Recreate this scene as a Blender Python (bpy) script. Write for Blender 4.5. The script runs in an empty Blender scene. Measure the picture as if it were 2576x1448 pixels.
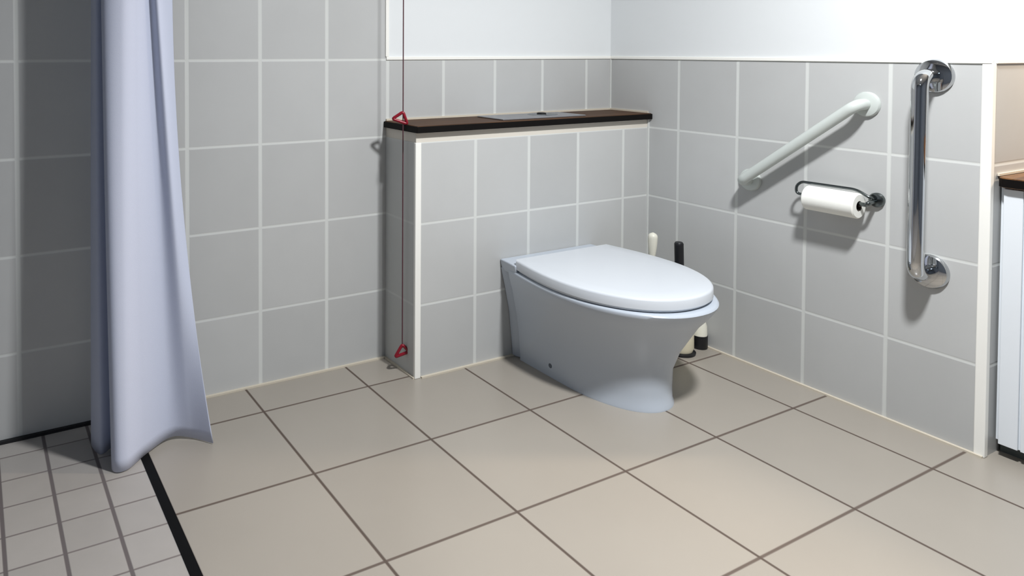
import bpy, bmesh, math, random
from mathutils import Vector, Matrix
random.seed(4)
PI = math.pi
scene = bpy.context.scene
COL = scene.collection

# ------------------------------------------------------------------ colour / materials
def lin(c):
    c = c / 255.0
    return c / 12.92 if c <= 0.04045 else ((c + 0.055) / 1.055) ** 2.4
def rgb(r, g, b): return (lin(r), lin(g), lin(b), 1.0)

def mat(name, col, rough=0.5, metal=0.0, spec=0.5, noise=0.0, nscale=8.0, bump=0.0, bscale=60.0, coat=0.0, trans=0.0):
    m = bpy.data.materials.new(name); m.use_nodes = True
    nt = m.node_tree; b = nt.nodes['Principled BSDF']
    b.inputs['Base Color'].default_value = col
    b.inputs['Roughness'].default_value = rough
    b.inputs['Metallic'].default_value = metal
    b.inputs['Specular IOR Level'].default_value = spec
    b.inputs['Coat Weight'].default_value = coat
    b.inputs['Transmission Weight'].default_value = trans
    tc = nt.nodes.new('ShaderNodeTexCoord')
    if noise > 0:
        n = nt.nodes.new('ShaderNodeTexNoise'); n.inputs['Scale'].default_value = nscale
        n.inputs['Detail'].default_value = 4
        nt.links.new(tc.outputs['Object'], n.inputs['Vector'])
        mx = nt.nodes.new('ShaderNodeMix'); mx.data_type = 'RGBA'
        mx.inputs[6].default_value = tuple(c * (1 - noise) for c in col[:3]) + (1,)
        mx.inputs[7].default_value = tuple(min(1, c * (1 + noise)) for c in col[:3]) + (1,)
        nt.links.new(n.outputs['Fac'], mx.inputs[0]); nt.links.new(mx.outputs[2], b.inputs['Base Color'])
    if bump > 0:
        n2 = nt.nodes.new('ShaderNodeTexNoise'); n2.inputs['Scale'].default_value = bscale
        nt.links.new(tc.outputs['Object'], n2.inputs['Vector'])
        bp = nt.nodes.new('ShaderNodeBump'); bp.inputs['Strength'].default_value = bump; bp.inputs['Distance'].default_value = 0.002
        nt.links.new(n2.outputs['Fac'], bp.inputs['Height']); nt.links.new(bp.outputs['Normal'], b.inputs['Normal'])
    return m

def tile_mat(name, axis_u, axis_v, off_u, pitch_u, off_v, pitch_v, tile, grout_u, grout_v, gw_u, gw_v,
             rough=0.35, vary=0.05, u_range=None, mottled=0.04, mscale=6.0, soft=0.003, spec=0.5):
    """ceramic tiles with joints: world axis u carries joints every pitch_u, axis v every pitch_v"""
    m = bpy.data.materials.new(name); m.use_nodes = True
    nt = m.node_tree; N = nt.nodes; L = nt.links; b = N['Principled BSDF']
    g = N.new('ShaderNodeNewGeometry'); sp = N.new('ShaderNodeSeparateXYZ'); L.new(g.outputs['Position'], sp.inputs[0])
    def M(op, a, bb=None, c=None):
        n = N.new('ShaderNodeMath'); n.operation = op
        for i, v in enumerate((a, bb, c)):
            if v is None: continue
            if isinstance(v, (int, float)): n.inputs[i].default_value = v
            else: L.new(v, n.inputs[i])
        return n.outputs[0]
    def joint(axis, off, pitch, gw):
        s = M('DIVIDE', M('SUBTRACT', sp.outputs[axis], off), pitch)
        f = M('FRACT', s)
        d = M('MULTIPLY', M('MINIMUM', f, M('SUBTRACT', 1.0, f)), pitch)   # distance to the nearest joint
        mr = N.new('ShaderNodeMapRange'); mr.interpolation_type = 'SMOOTHSTEP'
        L.new(d, mr.inputs['Value'])
        mr.inputs['From Min'].default_value = max(0.0, gw / 2 - soft); mr.inputs['From Max'].default_value = gw / 2 + soft
        mr.inputs['To Min'].default_value = 1.0; mr.inputs['To Max'].default_value = 0.0
        return mr.outputs['Result'], M('FLOOR', s)
    ju, cu = joint(axis_u, off_u, pitch_u, gw_u)
    jv, cv = joint(axis_v, off_v, pitch_v, gw_v)
    if u_range:
        ju = M('MULTIPLY', ju, M('MULTIPLY', M('GREATER_THAN', sp.outputs[axis_u], u_range[0]), M('LESS_THAN', sp.outputs[axis_u], u_range[1])))
    cmb = N.new('ShaderNodeCombineXYZ'); L.new(cu, cmb.inputs[0]); L.new(cv, cmb.inputs[1])
    wn = N.new('ShaderNodeTexWhiteNoise'); L.new(cmb.outputs[0], wn.inputs['Vector'])
    nz = N.new('ShaderNodeTexNoise'); nz.inputs['Scale'].default_value = mscale; nz.inputs['Detail'].default_value = 3
    L.new(g.outputs['Position'], nz.inputs['Vector'])
    k = M('ADD', M('MULTIPLY', M('SUBTRACT', wn.outputs['Value'], 0.5), 2 * vary), M('MULTIPLY', M('SUBTRACT', nz.outputs['Fac'], 0.5), 2 * mottled))
    sc = N.new('ShaderNodeVectorMath'); sc.operation = 'SCALE'; sc.inputs[0].default_value = tile[:3]
    L.new(M('ADD', 1.0, k), sc.inputs['Scale'])
    m1 = N.new('ShaderNodeMix'); m1.data_type = 'RGBA'; L.new(jv, m1.inputs[0]); L.new(sc.outputs[0], m1.inputs[6]); m1.inputs[7].default_value = grout_v
    m2 = N.new('ShaderNodeMix'); m2.data_type = 'RGBA'; L.new(ju, m2.inputs[0]); L.new(m1.outputs[2], m2.inputs[6]); m2.inputs[7].default_value = grout_u
    L.new(m2.outputs[2], b.inputs['Base Color'])
    jm = M('MAXIMUM', ju, jv)
    rr = N.new('ShaderNodeMapRange'); L.new(jm, rr.inputs['Value']); rr.inputs['To Min'].default_value = rough; rr.inputs['To Max'].default_value = 0.85
    L.new(rr.outputs['Result'], b.inputs['Roughness'])
    b.inputs['Specular IOR Level'].default_value = spec
    bp = N.new('ShaderNodeBump'); bp.inputs['Strength'].default_value = 0.35; bp.inputs['Distance'].default_value = 0.002; bp.invert = True
    L.new(jm, bp.inputs['Height']); L.new(bp.outputs['Normal'], b.inputs['Normal'])
    return m

# ------------------------------------------------------------------ geometry helpers
def link(name, bm, m, parent=None, smooth=None, bevel=0.0):
    bmesh.ops.recalc_face_normals(bm, faces=bm.faces)
    me = bpy.data.meshes.new(name); bm.to_mesh(me); bm.free()
    if smooth is not None:
        for p in me.polygons: p.use_smooth = True
        me.set_sharp_from_angle(angle=math.radians(smooth))
    o = bpy.data.objects.new(name, me); COL.objects.link(o)
    if m: me.materials.append(m)
    if parent: o.parent = parent; o.matrix_parent_inverse = Matrix.Translation(-parent.location)
    if bevel > 0:
        md = o.modifiers.new('bevel', 'BEVEL'); md.width = bevel; md.segments = 3; md.limit_method = 'ANGLE'
    return o
def box(bm, x0, x1, y0, y1, z0, z1):
    v = [bm.verts.new((x, y, z)) for z in (z0, z1) for y in (y0, y1) for x in (x0, x1)]
    for f in ((0, 1, 3, 2), (4, 6, 7, 5), (0, 4, 5, 1), (2, 3, 7, 6), (0, 2, 6, 4), (1, 5, 7, 3)):
        bm.faces.new([v[i] for i in f])
    return bm
def boxobj(name, x0, x1, y0, y1, z0, z1, m, parent=None, bevel=0.0, smooth=None):
    return link(name, box(bmesh.new(), x0, x1, y0, y1, z0, z1), m, parent, smooth, bevel)
def catmull(pts, n=10, closed=False):
    P = [Vector(p) for p in pts]; out = []
    c = len(P); segs = c if closed else c - 1
    for i in range(segs):
        g = lambda k: P[k % c] if closed else P[max(0, min(c - 1, k))]
        a, b_, c_, d = g(i - 1), g(i), g(i + 1), g(i + 2)
        for s in range(n):
            t = s / n
            out.append(0.5 * ((2 * b_) + (-a + c_) * t + (2 * a - 5 * b_ + 4 * c_ - d) * t * t + (-a + 3 * b_ - 3 * c_ + d) * t ** 3))
    if not closed: out.append(P[-1])
    return out
def round_corners(pts, r, n=8, closed=False):
    P = [Vector(p) for p in pts]; out = []
    c = len(P)
    for i in range(c):
        if not closed and i in (0, c - 1): out.append(P[i]); continue
        a, b_, d = P[i - 1], P[i], P[(i + 1) % c]
        u = (a - b_).normalized(); w = (d - b_).normalized()
        rr = min(r, (a - b_).length * .49, (d - b_).length * .49)
        p0, p1 = b_ + u * rr, b_ + w * rr
        for s in range(n + 1):
            t = s / n; out.append(p0 * (1 - t) ** 2 + b_ * 2 * t * (1 - t) + p1 * t * t)
    return out
def tube(bm, path, r, sides=20, closed=False, caps=True):
    P = [Vector(p) for p in path]; n = len(P)
    rad = r if callable(r) else (lambda t: r)
    rings = []; up = None
    for i in range(n):
        if closed: t = (P[(i + 1) % n] - P[i - 1])
        else: t = P[min(i + 1, n - 1)] - P[max(i - 1, 0)]
        t.normalize()
        if up is None:
            up = Vector((0, 0, 1)) if abs(t.z) < .9 else Vector((1, 0, 0))
        up = (up - t * up.dot(t)).normalized(); s = t.cross(up)
        R = rad(i / max(1, n - 1))
        rings.append([bm.verts.new(P[i] + (up * math.cos(a) + s * math.sin(a)) * R) for a in (2 * PI * k / sides for k in range(sides))])
    m = n if closed else n - 1
    for i in range(m):
        A, B = rings[i], rings[(i + 1) % n]
        for k in range(sides): bm.faces.new((A[k], A[(k + 1) % sides], B[(k + 1) % sides], B[k]))
    if caps and not closed:
        bm.faces.new(rings[0]); bm.faces.new(rings[-1])
    return bm
def lathe(bm, prof, centre=(0, 0, 0), axis='Z', seg=48):
    """profile of (radius, height); first/last radius 0 closes the end"""
    c = Vector(centre); rings = []
    def pt(r, h, a):
        x, y = r * math.cos(a), r * math.sin(a)
        return c + (Vector((x, y, h)) if axis == 'Z' else Vector((h, x, y)) if axis == 'X' else Vector((y, h, x)))
    for r, h in prof:
        if r < 1e-6: rings.append([bm.verts.new(pt(0, h, 0))])
        else: rings.append([bm.verts.new(pt(r, h, 2 * PI * k / seg)) for k in range(seg)])
    for A, B in zip(rings, rings[1:]):
        for k in range(seg):
            j = (k + 1) % seg
            if len(A) == 1 and len(B) == 1: continue
            if len(A) == 1: bm.faces.new((A[0], B[k], B[j]))
            elif len(B) == 1: bm.faces.new((A[k], A[j], B[0]))
            else: bm.faces.new((A[k], A[j], B[j], B[k]))
    return bm
def loft(bm, sections, cap0=True, cap1=True):
    rings = [[bm.verts.new(p) for p in s] for s in sections]
    n = len(rings[0])
    for A, B in zip(rings, rings[1:]):
        for k in range(n): bm.faces.new((A[k], A[(k + 1) % n], B[(k + 1) % n], B[k]))
    if cap0: bm.faces.new(rings[0])
    if cap1: bm.faces.new(rings[-1])
    return bm
def thing(name, label, cat, loc, group=None):
    o = bpy.data.objects.new(name, None); COL.objects.link(o); o.location = loc
    o.empty_display_size = 0.1
    return tag(o, label, cat, group)
def tag(o, label, cat, group=None):
    o['label'] = label; o['category'] = cat
    if group: o['group'] = group
    return o
def struct(o):
    o['kind'] = 'structure'; return o

# ------------------------------------------------------------------ layout numbers (metres; room corner at the origin)
TH, TW, Z0 = 0.33, 0.29017, 1.28611     # wall tile height and width, top of the half-height tiling
F = 0.43862                             # floor tile
BD, BL = 0.2376, 1.338                  # cistern boxing: depth, length
T = 1.567                               # the right wall ends here in an outside corner
CEIL = 2.62

GREY = rgb(187, 188, 187)
GROUT = rgb(209, 211, 208)
GROUTH = rgb(211, 213, 210)
PAINT = mat('white_paint', rgb(223, 226, 227), rough=0.7, bump=0.05, bscale=120)
WHITE_TRIM = mat('white_trim', rgb(243, 242, 236), rough=0.4)
GREY_TRIM = mat('cream_filler', rgb(214, 208, 197), rough=0.6)
CREAM = mat('cream_seam', rgb(206, 197, 180), rough=0.6)
BLACK = mat('black_seal', rgb(18, 18, 22), rough=0.6)

M_BACK = tile_mat('tiles_back', 0, 2, -0.16837, TW, Z0 - 4 * TH, TH, GREY, GROUT, GROUTH, 0.015, 0.009)
M_BOX = tile_mat('tiles_box', 0, 2, -0.1702, TW, Z0 - 4 * TH, TH, GREY, GROUT, GROUTH, 0.015, 0.009)
M_RIGHT = tile_mat('tiles_right', 1, 2, -0.40733, TW, Z0 - 4 * TH, TH, GREY, GROUT, GROUTH, 0.013, 0.009, u_range=(-3, -0.3))
M_ALC = tile_mat('tiles_alcove', 0, 2, 0.33, 0.4, Z0 - 4 * TH, TH, GREY, GROUT, GROUTH, 0.013, 0.009)
M_FLOOR = tile_mat('tiles_floor', 0, 1, -0.22136, F, -0.20698, F, rgb(160, 153, 143), rgb(84, 72, 64), rgb(96, 84, 76), 0.009, 0.009,
                   rough=0.3, vary=0.035, mottled=0.05, mscale=3.0, soft=0.0025)
M_SHOWER = tile_mat('tiles_shower', 0, 1, -2.567, 0.1425, -0.245, 0.1425, rgb(172, 167, 162), rgb(104, 97, 97), rgb(122, 114, 112), 0.011, 0.006,
                    rough=0.45, vary=0.06, mottled=0.06, mscale=12.0, soft=0.002)

# ------------------------------------------------------------------ setting
STRIP0, STRIP1 = -2.440, -2.411
struct(boxobj('floor', STRIP1, 1.1, -4.3, 0.1, -0.1, 0.0, M_FLOOR))
struct(boxobj('floor_shower', -4.0, STRIP0, -4.3, 0.1, -0.1, 0.0, M_SHOWER))
struct(boxobj('ceiling', -4.0, 1.1, -4.3, 0.1, CEIL, CEIL + 0.1, mat('ceiling_paint', rgb(176, 180, 186), rough=0.8)))
# back wall: full-height tiles on the shower side, half-height tiles and paint towards the corner
wb = struct(boxobj('wall_back', -4.0, -BL, 0.0, 0.1, 0.0, CEIL, M_BACK))
struct(boxobj('wall_back_tiled_dado', -BL, 0.1, 0.0, 0.1, 0.0, Z0, M_BACK))
struct(boxobj('wall_back_painted', -BL, 0.1, 0.003, 0.1, Z0, CEIL, PAINT))
struct(boxobj('wall_right', 0.0, 0.02, -T, 0.0, 0.0, Z0, M_RIGHT))
struct(boxobj('wall_right_painted', 0.003, 0.02, -T + 0.003, 0.003, Z0, CEIL, PAINT))
struct(boxobj('wall_alcove', 0.02, 1.1, -T, -T + 0.1, 0.0, Z0, M_ALC))
struct(boxobj('wall_alcove_painted', 0.02, 1.1, -T + 0.003, -T + 0.1, Z0, CEIL, PAINT))
struct(boxobj('wall_alcove_side', 1.1, 1.2, -4.3, 0.0, 0.0, CEIL, M_ALC))
M_DARK = mat('dark_room_paint', rgb(96, 104, 116), rough=0.7)
struct(boxobj('wall_left', -4.1, -4.0, -4.3, 0.1, 0.0, CEIL, M_DARK))
struct(boxobj('wall_front', -4.0, 1.1, -4.4, -4.3, 0.0, CEIL, M_DARK))

# boxing in front of the cistern
struct(boxobj('wall_cistern_boxing', -BL, -0.0005, -BD, -0.0005, 0.0, 0.955, M_BOX))
struct(boxobj('wall_cistern_boxing_top', -BL + 0.001, -0.0005, -BD + 0.001, -0.0005, 0.955, 0.995, GREY_TRIM))

# trims: corner beads, white edges over the tiles, sealant at the foot of the walls
n = [0]
def trim(x0, x1, y0, y1, z0, z1, m, bevel=0.0):
    n[0] += 1
    return struct(boxobj('trim_%d' % n[0], x0, x1, y0, y1, z0, z1, m, bevel=bevel))
trim(-BL - 0.004, -BL + 0.024, -BD - 0.004, -BD + 0.010, 0.0, 0.955, WHITE_TRIM, 0.003)
trim(-BL, 0.0, -0.006, 0.003, Z0 - 0.002, Z0 + 0.012, WHITE_TRIM, 0.002)
trim(-0.006, 0.003, -T, -0.006, Z0 - 0.002, Z0 + 0.012, WHITE_TRIM, 0.002)
trim(-0.004, 0.02, -T - 0.004, -T + 0.026, 0.0, Z0 - 0.002, WHITE_TRIM, 0.003)
trim(0.02, 1.1, -T - 0.006, -T + 0.003, Z0 - 0.002, Z0 + 0.012, WHITE_TRIM, 0.002)
trim(-BL - 0.004, -BL + 0.012, -0.006, 0.003, Z0 + 0.012, CEIL, WHITE_TRIM, 0.002)
trim(STRIP1, -BL, -0.012, 0.0, 0.0, 0.006, CREAM)
trim(-BL - 0.010, -BL, -BD, -0.012, 0.0, 0.006, CREAM)
trim(-BL + 0.026, -0.012, -BD - 0.012, -BD, 0.0, 0.006, CREAM)
trim(-0.012, 0.0, -T, -BD - 0.012, 0.0, 0.006, CREAM)
trim(-4.0, STRIP0, -0.014, 0.0, 0.0, 0.010, BLACK)
trim(-0.007, 0.0, -0.007, 0.0, 1.03, Z0 - 0.002, mat('corner_grout', GROUT, rough=0.8))
trim(-0.007, 0.0, -BD - 0.007, -BD, 0.006, 0.995, mat('corner_grout_pale', GROUT, rough=0.8))
trim(-BL, 0.0, -0.006, 0.0, 1.024, 1.032, CREAM)
trim(-0.006, 0.0, -BD, -0.006, 1.024, 1.032, CREAM)

# black strip between the shower floor and the room floor
o = boxobj('floor_strip', STRIP0, STRIP1, -4.3, -0.015, -0.1, 0.0015, mat('black_strip', rgb(6, 6, 7), rough=0.7, spec=0.15))
tag(o, 'long black strip dividing the small shower tiles from the large beige floor tiles', 'floor strip')

# ------------------------------------------------------------------ dark wooden top over the cistern + flush plate
def wood_mat(name, c0, c1, rough=0.35):
    m = bpy.data.materials.new(name); m.use_nodes = True
    nt = m.node_tree; b = nt.nodes['Principled BSDF']
    tc = nt.nodes.new('ShaderNodeTexCoord'); mp = nt.nodes.new('ShaderNodeMapping'); mp.inputs['Scale'].default_value = (1.2, 26, 26)
    nz = nt.nodes.new('ShaderNodeTexNoise'); nz.inputs['Scale'].default_value = 2.2; nz.inputs['Detail'].default_value = 6; nz.inputs['Distortion'].default_value = 0.6
    rp = nt.nodes.new('ShaderNodeValToRGB'); rp.color_ramp.elements[0].position = .3; rp.color_ramp.elements[1].position = .72
    rp.color_ramp.elements[0].color = c0; rp.color_ramp.elements[1].color = c1
    nt.links.new(tc.outputs['Object'], mp.inputs[0]); nt.links.new(mp.outputs[0], nz.inputs['Vector'])
    nt.links.new(nz.outputs['Fac'], rp.inputs[0]); nt.links.new(rp.outputs[0], b.inputs['Base Color'])
    b.inputs['Roughness'].default_value = rough; b.inputs['Specular IOR Level'].default_value = 0.25
    return m
M_WOOD = wood_mat('dark_wood', rgb(44, 26, 12), rgb(92, 60, 30), 0.55)
M_WEDGE = mat('dark_edge', rgb(9, 6, 5), rough=0.6, spec=0.15)
ct = thing('wooden_countertop', 'dark brown wooden top lying on the tiled boxing behind the toilet', 'countertop', (-0.68, -0.13, 0.995))
boxobj('board', -1.346, -0.002, -0.2600, -0.002, 0.9955, 1.024, M_WOOD, ct, bevel=0.004)
bm = bmesh.new()
box(bm, -1.3495, -0.002, -0.2635, -0.2597, 0.9960, 1.0215); box(bm, -1.349, -1.3455, -0.2635, -0.002, 0.9960, 1.0215)
e = link('edge_band', bm, M_WEDGE, ct, bevel=0.0015); e['label'] = 'near-black front edge'

M_PLATE = mat('satin_steel', rgb(150, 151, 155), rough=0.35, metal=0.6)
fp = thing('flush_plate', 'flat grey metal flush plate lying on the dark wooden top', 'flush plate', (-0.62, -0.13, 1.024))
boxobj('plate', -0.885, -0.40, -0.225, -0.045, 1.0243, 1.0300, M_PLATE, fp, bevel=0.002)
bm = bmesh.new(); lathe(bm, [(0, .0302), (0.030, .0302), (0.048, .0335), (0.056, .0335), (0.060, .0300), (0, .0298)], (-0.565, -0.120, 1.0))
for v in bm.verts: v.co.x = -0.565 + (v.co.x + 0.565) * 1.3
link('button_ring', bm, mat('dull_chrome', rgb(150, 155, 160), rough=0.25, metal=1.0), fp, 40)
bm = bmesh.new(); lathe(bm, [(0, .0385), (0.017, .0385), (0.021, .0365), (0.021, .0303), (0, .0303)], (-0.565, -0.112, 1.0))
bt = link('button', bm, mat('black_plastic', rgb(14, 14, 16), rough=0.4), fp, 40); bt['label'] = 'small black button'

# ------------------------------------------------------------------ toilet
CX = -0.643
def outline(a, ar, yw, yf, yr, z, cx=CX, nf=22, ns=8, nr=6, p=2.15, taper=0.0):
    """closed D outline: rear edge, left side, front arc, right side (world x, y at height z)"""
    pts = []
    half = []
    for i in range(1, nr + 1): half.append((ar * i / nr, yr))                         # rear, centre -> corner
    for i in range(1, ns + 1):
        t = i / ns; s = math.sin(t * PI / 2)
        half.append((ar + (a - ar) * s, yr + (yw - yr) * t))
    for i in range(1, nf):
        th = (PI / 2) * i / nf
        half.append((a * math.cos(th) ** (2 / p), yw + (yf - yw) * math.sin(th) ** (2 / p)))
    pts.append((cx, yr))
    pts += [(cx - x, y) for x, y in half]
    pts.append((cx, yf))
    pts += [(cx + x, y) for x, y in reversed(half)]
    return [(x, y, z) for x, y in pts]
CERAMIC = mat('white_ceramic', rgb(186, 194, 204), rough=0.28)
SEATM = mat('white_seat_plastic', rgb(208, 213, 219), rough=0.22)
toilet = thing('toilet', 'white floor-standing toilet with closed lid in front of the tiled boxing', 'toilet', (CX, -0.6, 0.0))
YR = -0.292
secs = []
for z, a, ar, yw, yf, dx in ((0.0, .180, .178, -.56, -.882, -.018), (.006, .180, .178, -.56, -.882, -.018), (.018, .177, .177, -.56, -.876, -.018), (.06, .177, .182, -.56, -.873, -.018),
                         (.13, .181, .190, -.57, -.872, -.016), (.20, .204, .207, -.58, -.893, -.010), (.26, .236, .226, -.585, -.925, -.005), (.31, .262, .242, -.59, -.952, 0),
                         (.345, .284, .253, -.595, -.983, 0), (.370, .297, .260, -.60, -1.002, 0), (.385, .303, .263, -.60, -1.011, 0), (.396, .305, .264, -.60, -1.016, 0),
                         (.402, .302, .262, -.60, -1.012, 0), (.404, .296, .258, -.60, -1.003, 0)):
    secs.append(outline(a, ar, yw, yf, YR, z, cx=CX + dx))
for z, a, ar, yw, yf, yr in ((.404, .235, .19, -.60, -.94, -.40), (.39, .222, .18, -.60, -.925, -.41), (.33, .20, .16, -.60, -.89, -.42), (.25, .15, .12, -.60, -.80, -.45), (.20, .10, .08, -.60, -.70, -.50)):
    secs.append(outline(a, ar, yw, yf, yr, z))
link('bowl', loft(bmesh.new(), secs), CERAMIC, toilet, 50)
# rear neck between the bowl and the boxing: narrower, so a groove shows at the join
secs = []
for z, a in ((0.0, .196), (.06, .202), (.20, .218), (.30, .240), (.37, .257), (.398, .264)):
    secs.append([(CX - a * k, y, z) for k, y in ((0, -.2385), (1, -.2385), (.985, -.252), (.90, -.292), (0, -.296), (-.90, -.292), (-.985, -.252), (-1, -.2385))])
link('rear_neck', loft(bmesh.new(), secs), CERAMIC, toilet, 40, bevel=0.006)
# ledge carrying the hinges
bm = bmesh.new()
lo = [(-.262, -.2385), (-.266, -.292), (-.276, -.352), (.276, -.352), (.266, -.292), (.262, -.2385)]
loft(bm, [[(CX + x * s, y, z) for x, y in lo] for z, s in ((.380, .965), (.410, 1.0), (.4325, 1.015))])
link('hinge_ledge', bm, CERAMIC, toilet, 40, bevel=0.006)
# seat (thin ring seen as a shadow line) and lid
secs = []
for z, d in ((.4045, -.008), (.407, -.005), (.4125, -.005)): secs.append(outline(.303 + d, .268 + d, -.605, -.985 - d, -.36, z))
for z, d in ((.4125, 0), (.4045, 0)): secs.append(outline(.205, .16, -.60, -.90, -.43, z))
secs.append(secs[0])
bm = loft(bmesh.new(), secs, False, False); bmesh.ops.remove_doubles(bm, verts=bm.verts, dist=1e-5)
link('seat', bm, SEATM, toilet, 40)
secs = []
for z, d in ((.4130, -.006), (.4138, -.001), (.416, .001), (.446, .001), (.4505, -.0015), (.4530, -.005), (.4540, -.010)):
    secs.append(outline(.304 + d, .270 + d, -.605, -.988 - d, -.347 - d, z))
for z, k in ((.4546, .8), (.4550, .5), (.4552, .2)):
    secs.append([(CX + (x - CX) * k, -.62 + (y + .62) * k, z) for x, y, _ in outline(.292, .258, -.605, -.976, -.359, 0)])
link('lid', loft(bmesh.new(), secs), SEATM, toilet, 35)
for s in (-1, 1):
    bm = bmesh.new(); tube(bm, [(CX + s * .15 - .035, -.338, .4400), (CX + s * .15 + .035, -.338, .4400)], .0085, 16)
    link('hinge', bm, SEATM, toilet, 40)
for s in (-1, 1):
    bm = bmesh.new(); lathe(bm, [(0, -.012), (.012, -.012), (.012, .003), (.009, .006), (0, .006)], (0, 0, 0), 'X', 20)
    for v in bm.verts: v.co = Vector((CX + s * (.1915 + v.co.x), -.472, .045 + v.co.z * 1.15)) if False else Vector((CX + s * (.190 + v.co.x), -.472 + v.co.y, .045 + v.co.z))
    c = link('screw_cap', bm, mat('grey_cap', rgb(88, 96, 106), rough=0.4), toilet, 40); c['label'] = 'small dark grey screw cap'

# ------------------------------------------------------------------ grab rails
CHROME = mat('polished_chrome', rgb(200, 202, 204), rough=0.06, metal=1.0)
WPLAST = mat('white_coated_steel', rgb(196, 202, 198), rough=0.35)
def grab_rail(name, label, a, b, off, r, fr, fh, m, cat):
    mid = ((a[0] + b[0]) / 2, (a[1] + b[1]) / 2)
    t = thing(name, label, cat, (0, mid[0], mid[1]))
    A0, A1 = Vector((0, a[0], a[1])), Vector((-off, a[0], a[1]))
    B0, B1 = Vector((0, b[0], b[1])), Vector((-off, b[0], b[1]))
    path = round_corners([A0, A1, B1, B0], off * 0.72, 12)
    link('bar', tube(bmesh.new(), path, r, 28), m, t, 60)
    for p in (A0, B0):
        bm = bmesh.new()
        lathe(bm, [(0, -0.0005), (fr, -0.0005), (fr, -fh * .45), (fr * .93, -fh * .85), (fr * .8, -fh), (r + .001, -fh * 1.15), (0, -fh * 1.15)], p, 'X', 48)
        link('wall_flange', bm, m, t, 40)
    return t
grab_rail('grab_rail', 'polished chrome vertical grab rail on the tiles beside the cabinet', (-1.411, 1.240), (-1.409, .570), .098, .0245, .058, .018, CHROME, 'grab rail')
grab_rail('grab_rail', 'white slanted grab rail on the tiles above the toilet paper', (-1.203, 1.130), (-.762, .782), .072, .0205, .046, .016, WPLAST, 'grab rail')

# ------------------------------------------------------------------ toilet paper and holder
DARKM = mat('dark_chrome', rgb(110, 116, 116), rough=0.22, metal=1.0)
RX, RZ, RR = -.062, .762, .046
h = thing('toilet_paper_holder', 'dark metal wire toilet paper holder screwed to the tiled wall', 'toilet paper holder', (0, -1.235, .775))
bm = bmesh.new(); lathe(bm, [(0, -.0005), (.026, -.0005), (.026, -.010), (.022, -.015), (0, -.016)], (0, -1.243, .785), 'X', 32)
link('wall_plate', bm, DARKM, h, 40)
bm = bmesh.new()
tube(bm, round_corners([(-.008, -1.243, .787), (-.034, -1.238, .792), (-.034, -1.19, .8165), (-.050, -1.00, .8165), (-RX * -1, -.988, .800), (RX, -.988, RZ + .008), (RX, -1.03, RZ + .008)], .02, 6), .0052, 12)
link('wire_frame', bm, DARKM, h, 60)
bm = bmesh.new()
tube(bm, round_corners([(-.008, -1.243, .782), (RX, -1.243, .778), (RX, -1.236, RZ + .0088), (RX, -1.03, RZ + .0088)], .012, 5), .0075, 12)
link('roll_arm', bm, DARKM, h, 60)
PAPER = mat('white_paper', rgb(240, 240, 234), rough=0.9, bump=0.1, bscale=300)
r = thing('toilet_roll', 'white roll of toilet paper hanging on the wall holder', 'toilet paper', (RX, -1.12, RZ - RR))
bm = bmesh.new()
prof = [(.019, -1.030), (RR - .004, -1.030), (RR, -1.034), (RR, -1.210), (RR - .004, -1.214), (.019, -1.214)]
lathe(bm, prof + [prof[0]], (RX, 0, RZ), 'Y', 48); bmesh.ops.remove_doubles(bm, verts=bm.verts, dist=1e-5)
link('paper', bm, PAPER, r, 35)
bm = bmesh.new(); prof = [(.0165, -1.031), (.0188, -1.031), (.0188, -1.213), (.0165, -1.213)]
lathe(bm, prof + [prof[0]], (RX, 0, RZ), 'Y', 32); bmesh.ops.remove_doubles(bm, verts=bm.verts, dist=1e-5)
cr = link('core', bm, mat('cardboard', rgb(70, 62, 56), rough=0.9), r, 35); cr['label'] = 'dark cardboard core'

# ------------------------------------------------------------------ emergency pull cord with two red triangles
CXc, CYc = -1.3545, -.166
RED = mat('red_plastic', rgb(138, 12, 36), rough=0.35)
t = thing('emergency_pull_cord', 'thin red emergency pull cord with two red triangular handles beside the boxing', 'pull cord', (CXc, CYc, CEIL))
CORD = mat('cord_red', rgb(84, 46, 54), rough=0.8)
bm = bmesh.new(); tube(bm, [(CXc, CYc, z) for z in (CEIL, 2.0, 1.5, 1.06, .9, .6, .3, .105)], .0024, 8)
link('cord', bm, CORD, t, 60)
bm = bmesh.new(); lathe(bm, [(0, -.0005), (.04, -.0005), (.036, -.03), (.015, -.036), (0, -.036)], (CXc, CYc, CEIL), 'Z', 32)
link('ceiling_switch', bm, WHITE_TRIM, t, 40)
rx, ry = math.cos(.45), -math.sin(.45)          # horizontal direction of each triangle's plane
def triangle(apex_z, l, rr_):
    A = Vector((CXc, CYc, apex_z))
    tri = [A] + [A + Vector((rx * u, ry * u, w)) for u, w in (l, rr_)]
    ring = round_corners(tri, .010, 5, closed=True)
    link('triangle_handle', tube(bmesh.new(), ring, .0064, 12, closed=True), RED, t, 60)
triangle(1.075, (-.044, -.029), (.018, -.050))
triangle(.118, (.029, -.030), (-.030, -.052))

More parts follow.
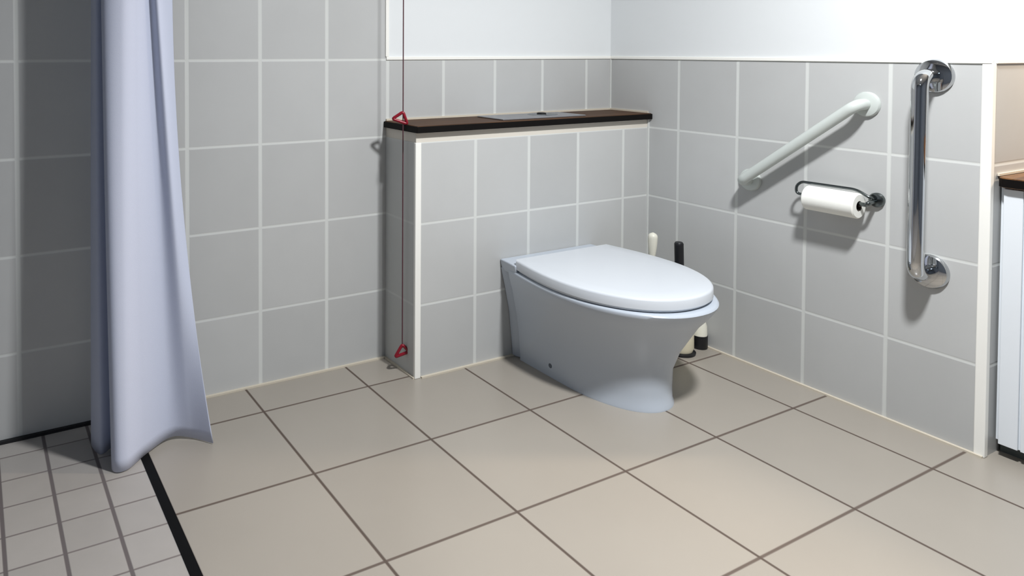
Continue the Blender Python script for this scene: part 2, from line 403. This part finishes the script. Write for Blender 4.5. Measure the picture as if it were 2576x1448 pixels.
# ------------------------------------------------------------------ cleaning things behind the toilet
def brush(cx, cy, handle_m, pot_m, label, pot_label, height, hr, pot_r, pot_h, base_m=None, lean=(0, 0), bulb=False):
    p = thing('toilet_brush_holder', pot_label, 'brush holder', (cx, cy, 0))
    bm = bmesh.new()
    lathe(bm, [(0, .012), (pot_r * .9, .012), (pot_r, .03), (pot_r * .98, pot_h * .7), (pot_r * .9, pot_h), (pot_r * .80, pot_h), (pot_r * .86, pot_h * .7), (pot_r * .86, .02), (0, .018)], (cx, cy, 0), 'Z', 40)
    link('pot', bm, pot_m, p, 45)
    bm = bmesh.new(); lathe(bm, [(0, 0), (pot_r * 1.12, 0), (pot_r * 1.14, .008), (pot_r * .95, .0125), (0, .0125)], (cx, cy, 0), 'Z', 40)
    link('base', bm, base_m or pot_m, p, 40)
    b = thing('toilet_brush', label, 'toilet brush', (cx, cy, .02))
    top = Vector((cx + lean[0], cy + lean[1], height)); bot = Vector((cx, cy, .12))
    if bulb:
        rad = lambda q: .008 if q < .60 else .008 + .0135 * math.sin(min(1, (q - .60) / .34) * PI / 2) if q < .94 else .0215 * math.sqrt(max(.02, 1 - ((q - .94) / .06) ** 2))
    else:
        rad = lambda q: .006 if q < .45 else hr if q < .985 else hr * .8
    link('handle', tube(bmesh.new(), [bot.lerp(top, i / 60) for i in range(61)], rad, 20), handle_m, b, 50)
    bm = bmesh.new(); lathe(bm, [(0, .022), (.022, .024), (.032, .045), (.032, .09), (.02, .115), (0, .122)], (cx, cy, 0), 'Z', 24)
    link('bristle_head', bm, mat('bristles', rgb(225, 222, 210), rough=0.95, bump=.6, bscale=400), b, 60)
WPL = mat('cream_plastic', rgb(226, 218, 192), rough=0.35)
WP2 = mat('white_plastic', rgb(232, 230, 216), rough=0.35)
BPL = mat('black_rubber', rgb(16, 17, 22), rough=0.45)
brush(-.158, -.552, BPL, WPL, 'toilet brush with straight black handle near the right wall', 'cream round pot with black base behind the toilet, nearest the room',
      .490, .0190, .056, .150, BPL, lean=(-.022, -.004))
brush(-.110, -.352, WP2, WP2, 'toilet brush with white bulbous handle next to the tiled boxing', 'white round brush pot between the toilet and the tiled boxing corner',
      .480, .02, .05, .14, None, lean=(0.004, -.008), bulb=True)
k = thing('canister', 'small canister with black bottom and white cap against the tiled wall', 'canister', (-.0350, -.5560, 0))
bm = bmesh.new(); lathe(bm, [(0, 0), (.033, 0), (.034, .004), (.034, .058), (0, .058)], (-.035, -.556, 0), 'Z', 32); link('cup', bm, BPL, k, 40)
bm = bmesh.new(); lathe(bm, [(0, .058), (.032, .058), (.030, .10), (.022, .128), (0, .130)], (-.035, -.556, 0), 'Z', 32); link('cap', bm, WP2, k, 40)

# ------------------------------------------------------------------ vanity cabinet with wooden top in the alcove on the right
CABW = mat('white_lacquer', rgb(228, 233, 238), rough=0.35)
VX0, VX1, VY0, VY1 = .045, .62, -2.75, -T - .006
v = thing('vanity_cabinet', 'white grooved cabinet under the wooden counter right of the chrome rail', 'cabinet', (.3, -2.1, 0))
boxobj('body', VX0 + .022, VX1, VY0, VY1, .05, .884, CABW, v)
PW = .0565
yy = VY1 - .010
doors = [(yy, 7), (yy - 7 * PW - .004, 7), (yy - 14 * PW - .008, 6)]
for y0, cnt in doors:
    bm = bmesh.new()
    box(bm, VX0 + .010, VX0 + .0215, y0 - cnt * PW, y0, .045, .880)
    for i in range(cnt):
        box(bm, VX0, VX0 + .0105, y0 - (i + 1) * PW + .0035, y0 - i * PW - .0035, .045, .880)
    d = link('door', bm, CABW, v, bevel=.0015)
boxobj('plinth', VX0 + .055, VX1, VY0, VY1, 0, .05, mat('grey_plinth', rgb(84, 92, 92), rough=0.5), v)
vc = thing('vanity_counter', 'dark brown wooden counter on the white grooved cabinet', 'countertop', (.3, -2.1, .885))
pts = round_corners([(.022, VY1 - .004, 0), (.022, VY0, 0), (VX1, VY0, 0), (VX1, VY1 - .004, 0)], .0, 1, closed=True)
base = [(VX1, VY1), (.050, VY1), (.034, VY1 - .005), (.026, VY1 - .016), (.023, VY1 - .032), (.023, VY0), (VX1, VY0)]
bm = bmesh.new(); loft(bm, [[(x, y, z) for x, y in base] for z in (.8855, .9185)])
link('board', bm, wood_mat('vanity_wood', rgb(52, 30, 18), rgb(112, 78, 46)), vc, bevel=.005)
base2 = [(.050, VY1 + .0008), (.034, VY1 - .0048), (.0245, VY1 - .015), (.0215, VY1 - .032), (.0215, VY0), (.0235, VY0), (.0235, VY1 - .032), (.0275, VY1 - .0165), (.036, VY1 - .006), (.050, VY1 - .0012)]
bm = bmesh.new(); loft(bm, [[(x, y, z) for x, y in base2] for z in (.8885, .9145)])
eb = link('edge_band', bm, M_WEDGE, vc); eb['label'] = 'near-black front edge'
trim(.05, VX1, -T - .006, -T - .0005, .9187, .926, CREAM)

# ------------------------------------------------------------------ shower curtain
def cat1(vals, t):
    n_ = len(vals) - 1; s = min(max(t, 0), 1) * n_; i = min(int(s), n_ - 1); u = s - i
    g = lambda k_: vals[max(0, min(n_, k_))]
    a, b_, c_, d_ = g(i - 1), g(i), g(i + 1), g(i + 2)
    return 0.5 * ((2 * b_) + (-a + c_) * u + (2 * a - 5 * b_ + 4 * c_ - d_) * u * u + (-a + 3 * b_ - 3 * c_ + d_) * u ** 3)
# plan outline of the hanging folds at three heights: hem, middle, head
HEM = [(-2.535, -.085), (-2.570, -.150), (-2.552, -.232), (-2.505, -.205), (-2.534, -.338), (-2.496, -.362), (-2.425, -.305), (-2.330, -.250), (-2.262, -.272), (-2.206, -.336)]
MID = [(-2.540, -.080), (-2.563, -.130), (-2.553, -.200), (-2.515, -.188), (-2.540, -.295), (-2.497, -.318), (-2.440, -.292), (-2.360, -.250), (-2.318, -.278), (-2.276, -.235)]
TOP = [(-2.540, -.080), (-2.556, -.130), (-2.552, -.195), (-2.520, -.185), (-2.545, -.270), (-2.490, -.300), (-2.440, -.285), (-2.395, -.262), (-2.372, -.285), (-2.302, -.190)]
ZT = 2.26
NS, NZ = 130, 60
bm = bmesh.new(); grid = []
for j in range(NZ + 1):
    w = j / NZ; row = []
    for i in range(NS + 1):
        s = i / NS
        zb = .004 + .010 * math.exp(-((s - .78) / .1) ** 2)      # hem swings up a little
        z = zb + (ZT - zb) * w
        q = min(1.0, z / 1.55)
        # quadratic blend hem -> middle (q=.48) -> head
        A = (q - .48) * (q - 1) / (.48 * 1); B = q * (q - 1) / (.48 * (.48 - 1)); Cc = q * (q - .48) / (1 * .52)
        if q >= 1: A, B, Cc = 0, 0, 1
        p = [A * cat1([h_[c] for h_ in HEM], s) + B * cat1([h_[c] for h_ in MID], s) + Cc * cat1([h_[c] for h_ in TOP], s) for c in (0, 1)]
        row.append(bm.verts.new((p[0], p[1], z)))
    grid.append(row)
for j in range(NZ):
    for i in range(NS):
        bm.faces.new((grid[j][i], grid[j][i + 1], grid[j + 1][i + 1], grid[j + 1][i]))
CURT = mat('curtain_cloth', rgb(194, 200, 219), rough=0.75, bump=.15, bscale=500)
cu = thing('shower_curtain', 'pale bluish white shower curtain hanging in folds by the shower', 'shower curtain', (-2.42, -.22, 0))
c = link('cloth', bm, CURT, cu, 60)
md = c.modifiers.new('thick', 'SOLIDIFY'); md.thickness = .003; md.offset = 0
rail = thing('curtain_rail', 'white ceiling rail carrying the shower curtain', 'curtain rail', (-2.42, -1.0, CEIL))
bm = bmesh.new(); tube(bm, [(-2.42, -.001, ZT + .02), (-2.42, -2.2, ZT + .02)], .013, 16); link('rail_tube', bm, WHITE_TRIM, rail, 60)
for y in (-.7, -1.9):
    bm = bmesh.new(); tube(bm, [(-2.42, y, ZT + .02), (-2.42, y, CEIL)], .009, 12); link('hanger', bm, WHITE_TRIM, rail, 60)

# ------------------------------------------------------------------ lamps of the room and an added blue fill
def lamp_mat(name, col, strength):
    m = bpy.data.materials.new(name); m.use_nodes = True; b = m.node_tree.nodes['Principled BSDF']
    b.inputs['Base Color'].default_value = (.8, .8, .8, 1); b.inputs['Emission Color'].default_value = col; b.inputs['Emission Strength'].default_value = strength
    return m
def ceiling_light(x, y, power, size, label, col=(1.0, .98, .95)):
    t_ = thing('ceiling_light', label, 'ceiling light', (x, y, CEIL))
    bm = bmesh.new(); lathe(bm, [(0, -.0005), (size * .55, -.0005), (size * .55, -.03), (size * .5, -.035), (0, -.035)], (x, y, CEIL), 'Z', 40); link('housing', bm, WHITE_TRIM, t_, 40)
    bm = bmesh.new(); lathe(bm, [(0, -.0355), (size * .48, -.0355), (size * .46, -.048), (0, -.05)], (x, y, CEIL), 'Z', 40); link('diffuser', bm, lamp_mat('lit_diffuser', col + (1,), 3.0), t_, 40)
    l = bpy.data.lights.new('ceiling_lamp', 'AREA'); l.shape = 'DISK'; l.size = size; l.energy = power; l.color = col
    lo_ = bpy.data.objects.new('ceiling_lamp', l); COL.objects.link(lo_); lo_.location = (x, y, CEIL - .055)
ceiling_light(-1.18, -1.95, 90, .22, 'round white ceiling light in the middle of the room', (.97, .985, 1.0))
ceiling_light(-3.2, -2.9, 4, .26, 'added blue fill light on the ceiling, out of view', (.48, .72, 1.0))  # added unseen fill lamp, tints the shade on the shower side blue
# warm lamp over the vanity
w = thing('wall_light', 'warm wall light over the vanity', 'wall light', (1.1, -2.1, 2.0))
boxobj('back_plate', 1.07, 1.0995, -2.3, -1.9, 1.96, 2.04, WHITE_TRIM, w)
bm = bmesh.new(); tube(bm, [(1.045, -2.29, 2.0), (1.045, -1.91, 2.0)], .024, 20); link('lamp_tube', bm, lamp_mat('lit_warm_tube', (1, .75, .5, 1), 4.0), w, 60)
l = bpy.data.lights.new('vanity_lamp', 'AREA'); l.shape = 'RECTANGLE'; l.size = .38; l.size_y = .06; l.energy = 42; l.color = (1, .82, .63)
lo_ = bpy.data.objects.new('vanity_lamp', l); COL.objects.link(lo_); lo_.location = (1.01, -2.1, 2.0); lo_.rotation_euler = (0, math.radians(75), 0)

wd = bpy.data.worlds.new('world'); scene.world = wd; wd.use_nodes = True
wd.node_tree.nodes['Background'].inputs[0].default_value = (.6, .65, .7, 1); wd.node_tree.nodes['Background'].inputs[1].default_value = .1

# ------------------------------------------------------------------ camera (solved from the tile joints)
W_, H_ = 2576, 1448
cyaw, cpit, crol, f_px, ppx, ppy = .47995, .02493, .00142, 1821.82, 872.68, 173.55
fwd = Vector((math.sin(cyaw) * math.cos(cpit), math.cos(cyaw) * math.cos(cpit), -math.sin(cpit)))
right = Vector((math.cos(cyaw), -math.sin(cyaw), 0)); up = right.cross(fwd)
r2 = right * math.cos(crol) + up * math.sin(crol); u2 = up * math.cos(crol) - right * math.sin(crol)
cd = bpy.data.cameras.new('camera'); cam = bpy.data.objects.new('camera', cd); COL.objects.link(cam)
cam.matrix_world = Matrix(((r2.x, u2.x, -fwd.x, -2.91867), (r2.y, u2.y, -fwd.y, -2.67435), (r2.z, u2.z, -fwd.z, 1.3224), (0, 0, 0, 1)))
cd.sensor_width = 36; cd.sensor_fit = 'HORIZONTAL'; cd.lens = 36 * f_px / W_
cd.shift_x = (W_ / 2 - ppx) / W_; cd.shift_y = (ppy - H_ / 2) / W_
cd.clip_start = .05
scene.camera = cam
vs = scene.view_settings
vs.view_transform = 'Standard'; vs.look = 'None'; vs.exposure = 0.0; vs.gamma = 1; vs.use_curve_mapping = False
